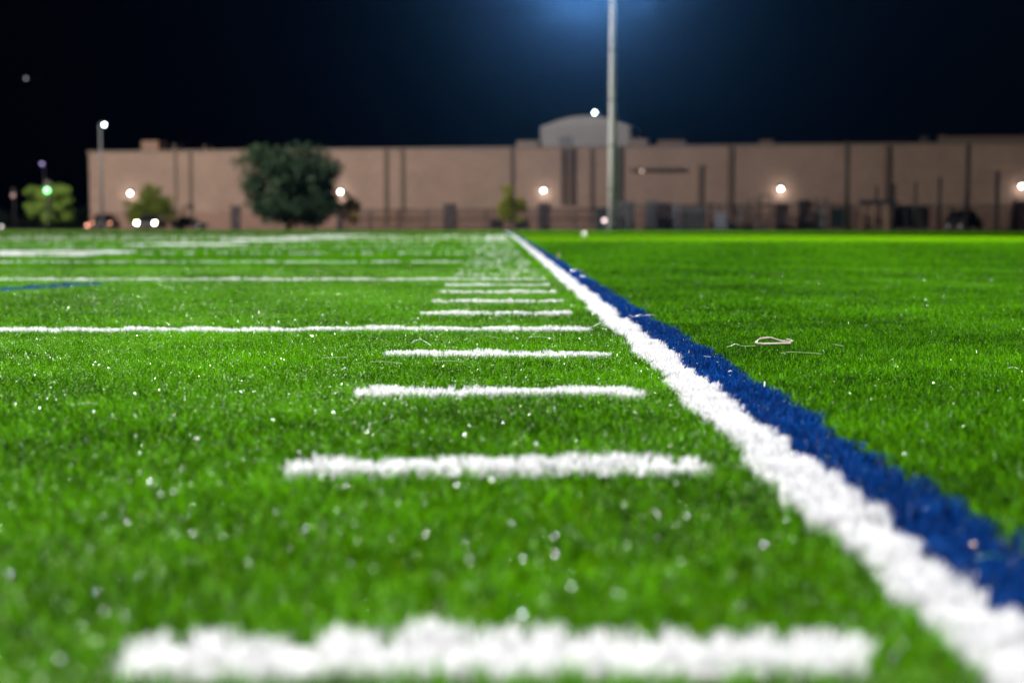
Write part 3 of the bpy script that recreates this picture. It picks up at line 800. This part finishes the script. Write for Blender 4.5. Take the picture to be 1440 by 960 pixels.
# ------------------------------------------------------------------ small lights in the distance
q = at_y(850, 310, 118)
t = empty('bollard_light', (q.x, 118, 0)); tag(t, 'small bollard with a pinkish light at the foot of the floodlight pole', 'bollard light')
MB().tube([(0, 0, 0), (0, 0, q.z - 0.1)], 0.06, 10).build('post', M['grey'], t, True)
MB().ball((0, 0, q.z), 0.14).build('lens', glow('pinkish lens', (1, 0.72, 0.74), 4), t, True)
q = at_y(2, 322, 120)
t = empty('bollard_light', (q.x, 120, 0)); tag(t, 'small bollard with a faint white light at the left edge of the photo', 'bollard light')
MB().tube([(0, 0, 0), (0, 0, 0.25)], 0.06, 10).build('post', M['grey'], t, True)
MB().ball((0, 0, 0.33), 0.12).build('lens', glow('faint white lens', (1, 0.9, 0.9), 1.2), t, True)
q = at_y(123, 318, 127)
t = empty('warning_light', (q.x, 127, 0)); tag(t, 'low reddish warning light left of the amber car lights', 'warning light')
MB().box((0, 0, 0.15), (0.5, 0.25, 0.3), bev=0.03).build('base', M['dark'], t)
MB().ball((0, -0.05, 0.42), 0.14).build('lens', M['lit_red'], t, True)
# distant aeroplane, top left
q = CAM + ray(41, 110) * 900
t = empty('aeroplane', q, R(20)); tag(t, 'tiny dim aeroplane high in the night sky at upper left', 'aeroplane')
MB().tube([(-6, 0, 0), (-4, 0, 0), (5, 0, 0.1), (7, 0, 0.5)], [0.2, 0.7, 0.7, 0.15], 10).build('fuselage', M['pale'], t, True)
MB().add([(-1, 0, 0), (1, 6.5, 0.3), (2, 6.5, 0.3), (1.4, 0, 0), (2, -6.5, 0.3), (1, -6.5, 0.3)], [(0, 1, 2, 3), (0, 3, 4, 5)]).build('wing', M['pale'], t)
MB().prism([(5.5, 0.3), (7.4, 0.3), (7.4, 2.4), (6.7, 2.4)], -0.08, 0.08, 'y').build('tail', M['pale'], t)
for s in (-1, 1):
    MB().ball((-2, s * 1.2 - 1, -0.4), 0.55).build('landing_light', glow('aeroplane lamp', (0.8, 0.85, 1.0), 1.3), t, True)

# ball far down the turf, right of the sideline
q = at_y(821, 332, 48)
t = MB().ball((0, 0, 0), 0.09, sub=3).build('ball', mat('white ball', (0.45, 0.47, 0.42), 0.4, noise=0.05), None, True)
t.location = (q.x, 48, 0.09); tag(t, 'small white ball on the far turf right of the sideline', 'ball')

# ------------------------------------------------------------------ debris lying on the turf
M['paper'] = mat('off-white tape', (0.42, 0.37, 0.33), 0.7, noise=0.2, nscale=60)
M['fibre'] = mat('loose pale fibre', (0.36, 0.42, 0.28), 0.45, noise=0.1, nscale=60)
M['fibre_white'] = mat('loose white fibre', (0.55, 0.56, 0.58), 0.45, noise=0.1, nscale=60)
def ribbon(name, pts, width, m, label, cat, grp=None, th=0.0005, up=(0.15, 0.35, 1)):
    pts = [Vector(p) for p in pts]
    # smooth the path
    for _ in range(2):
        q = [pts[0]]
        for a_, b_ in zip(pts[:-1], pts[1:]): q += [a_ * 0.75 + b_ * 0.25, a_ * 0.25 + b_ * 0.75]
        q.append(pts[-1]); pts = q
    b = pts[0].copy(); vs = []; fs = []
    for i, p in enumerate(pts):
        t_ = (pts[min(i + 1, len(pts) - 1)] - pts[max(i - 1, 0)]).normalized()
        side = t_.cross(Vector(up)).normalized() * width / 2
        nn = side.cross(t_).normalized() * th
        for s in (side + nn, side - nn, -side - nn, -side + nn): vs.append(p - b + s)
    for i in range(len(pts) - 1):
        for k in range(4): fs.append((i * 4 + k, i * 4 + (k + 1) % 4, (i + 1) * 4 + (k + 1) % 4, (i + 1) * 4 + k))
    o = MB().add(vs, fs).build(name, m, None, True); o.location = b
    return tag(o, label, cat, grp)
def T(px, py, dz=0.0):
    q = on_turf(px, py); q.z = TIP + 0.001 + dz * 0.5; return q
# folded strip
P = [T(1112, 485, .006), T(1085, 485, .004), T(1066, 486, .006), T(1062, 484, .012), T(1068, 481, .018), T(1085, 480, .020), T(1098, 483, .012), T(1112, 484, .006), T(1115, 482, .014), T(1106, 481, .012)]
ribbon('paper_strip', P, 0.008, M['paper'], 'folded off-white strip lying on the green turf right of the blue line', 'strip', None, 0.0008, (0.1, 1, 0.35))
ribbon('loose_fibre', [T(1022, 488), T(1029, 487, .002), T(1034, 485, .008), T(1042, 488, .003), T(1062, 487, .002)], 0.0022, M['fibre'], 'pale curled fibre joined to the left end of the folded off-white strip', 'fibre')
def fibre(pts, label, m='fibre', wd=0.0010):
    ribbon('loose_fibre', [T(*p) for p in pts], wd, M[m], label, 'fibre', 'loose fibres on the turf')
fibre([(1098, 497), (1112, 495.5, .003), (1125, 496), (1140, 497, .002), (1156, 498)], 'long pale fibre lying just below the folded off-white strip')
fibre([(1171, 484), (1178, 486, .003), (1186, 487)], 'short pale fibre lying right of the folded off-white strip')
fibre([(1418, 518), (1425, 517, .003), (1432, 519)], 'short bright fibre on the turf at the right edge of the photo', wd=0.003)
fibre([(578, 484), (583, 481, .010), (592, 480, .012), (601, 484, .004), (606, 487)], 'thin looped fibre just above the sharpest white dash', 'fibre')
fibre([(682, 473), (692, 474.5, .003), (703, 476)], 'short fibre between the sharpest dash and the nearest full white line, left one')
fibre([(742, 475), (756, 474, .003), (770, 475), (781, 476)], 'long fibre between the sharpest dash and the nearest full white line, right one')
fibre([(452, 504), (468, 503, .002), (488, 503)], 'flat fibre left of the sharpest white dash')
fibre([(520, 510), (536, 509, .003), (553, 510), (566, 511)], 'flat fibre below the left end of the sharpest white dash')
fibre([(612, 509), (630, 508, .002), (650, 509)], 'flat fibre below the middle of the sharpest white dash')
fibre([(828, 462), (842, 456, .004), (852, 452, .003), (860, 449, .004)], 'fibre reaching from the end of the nearest full line to the sideline', 'fibre_white')
fibre([(884, 444), (893, 447, .004), (899, 444, .008), (906, 445, .003), (914, 443, .004), (922, 444)], 'wavy white fibre lying across the blue line', 'fibre_white', 0.003)
fibre([(990, 501), (995, 502.5, .002), (999, 502)], 'short pale fibre lying on the blue line', 'fibre_white', 0.0022)
fibre([(1024, 523), (1027, 522, .003), (1029, 523, .002)], 'short pale scrap lying in the middle of the blue line', 'fibre_white', 0.002)
fibre([(1074, 544), (1075.5, 542, .005), (1075, 540, .008)], 'short upright fibre at the green edge of the blue line', 'fibre', 0.002)
fibre([(108, 569), (118, 568, .001), (128, 568, .002), (138, 569)], 'blurred whitish scrap on the turf at the left', 'fibre', 0.004)
fibre([(803, 381), (812, 380, .006), (818, 381)], 'small white scrap on the far part of the blue line', 'fibre_white', 0.02)
fibre([(816, 389), (821, 388, .006), (824, 389)], 'tiny white scrap on the blue line below the first scrap', 'fibre_white', 0.012)
M['tealf'] = mat('teal fibre', (0.01, 0.20, 0.22), 0.5, noise=0.1, nscale=60)
fibre([(1372, 786), (1388, 784, .004), (1402, 784, .004), (1412, 786)], 'blurred teal fibre on the near part of the blue line', 'tealf', 0.005)
# tall stray tuft past the blue line
ribbon('loose_fibre', [T(785, 363), T(785.5, 363, .05), T(786, 363, .10)], 0.02, M['tan'], 'stray tan blade standing up beyond the far blue line', 'fibre')

# added glossy pale flecks that stand in for lamp glints on the blades
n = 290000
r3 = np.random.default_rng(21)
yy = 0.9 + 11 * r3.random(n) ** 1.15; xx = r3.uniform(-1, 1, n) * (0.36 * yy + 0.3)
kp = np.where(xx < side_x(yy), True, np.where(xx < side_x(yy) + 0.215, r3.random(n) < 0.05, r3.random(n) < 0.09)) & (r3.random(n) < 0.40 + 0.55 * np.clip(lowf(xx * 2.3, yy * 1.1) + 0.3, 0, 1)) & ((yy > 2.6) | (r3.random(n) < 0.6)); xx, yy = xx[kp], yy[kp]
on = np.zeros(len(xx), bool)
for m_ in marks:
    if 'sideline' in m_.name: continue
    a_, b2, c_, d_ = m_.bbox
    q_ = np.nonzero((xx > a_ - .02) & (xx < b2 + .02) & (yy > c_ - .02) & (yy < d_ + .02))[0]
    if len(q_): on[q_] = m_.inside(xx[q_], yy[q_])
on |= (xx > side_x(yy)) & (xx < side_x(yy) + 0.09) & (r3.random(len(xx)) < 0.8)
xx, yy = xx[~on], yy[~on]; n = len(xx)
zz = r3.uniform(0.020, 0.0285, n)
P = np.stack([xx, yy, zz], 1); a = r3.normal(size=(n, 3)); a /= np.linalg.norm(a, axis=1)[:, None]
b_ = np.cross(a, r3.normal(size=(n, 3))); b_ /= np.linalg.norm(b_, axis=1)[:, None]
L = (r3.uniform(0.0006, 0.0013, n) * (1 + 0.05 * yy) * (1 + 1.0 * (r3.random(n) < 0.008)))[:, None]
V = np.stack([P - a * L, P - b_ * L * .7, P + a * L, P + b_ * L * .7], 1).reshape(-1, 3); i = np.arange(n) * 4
M['glint'] = blade_mat('glint flecks', (0.14, 0.50, 0.01), (0.60, 0.85, 0.22), 0.46, 0.28, 0.35, 8.0, 0.6)
o = np_mesh('turf_glints', V, np.stack([i, i + 1, i + 2, i + 3], 1), np.zeros((0, 3), int), M['glint'], {'tint': r3.random(4 * n), 'gloss': np.repeat(r3.random(n), 4)})
tag(o, 'tiny added glossy flecks standing in for glints on the turf blades', kind='stuff')

# ------------------------------------------------------------------ haze
hz = MB().box((0, 125, 16.5), (320, 290, 35)).build('haze', mat('haze air', (0.5, 0.5, 0.5)))
m = bpy.data.materials.new('night haze'); m.use_nodes = True; nt = m.node_tree
nt.nodes.remove(nt.nodes['Principled BSDF'])
pv = nt.nodes.new('ShaderNodeVolumePrincipled')
pv.inputs['Color'].default_value = (0.16, 0.46, 1.0, 1); pv.inputs['Density'].default_value = 0.00008; pv.inputs['Anisotropy'].default_value = 0.95
nt.links.new(pv.outputs[0], nt.nodes['Material Output'].inputs['Volume'])
hz.data.materials.clear(); hz.data.materials.append(m)
tag(hz, 'faint night haze around the floodlight', kind='stuff')
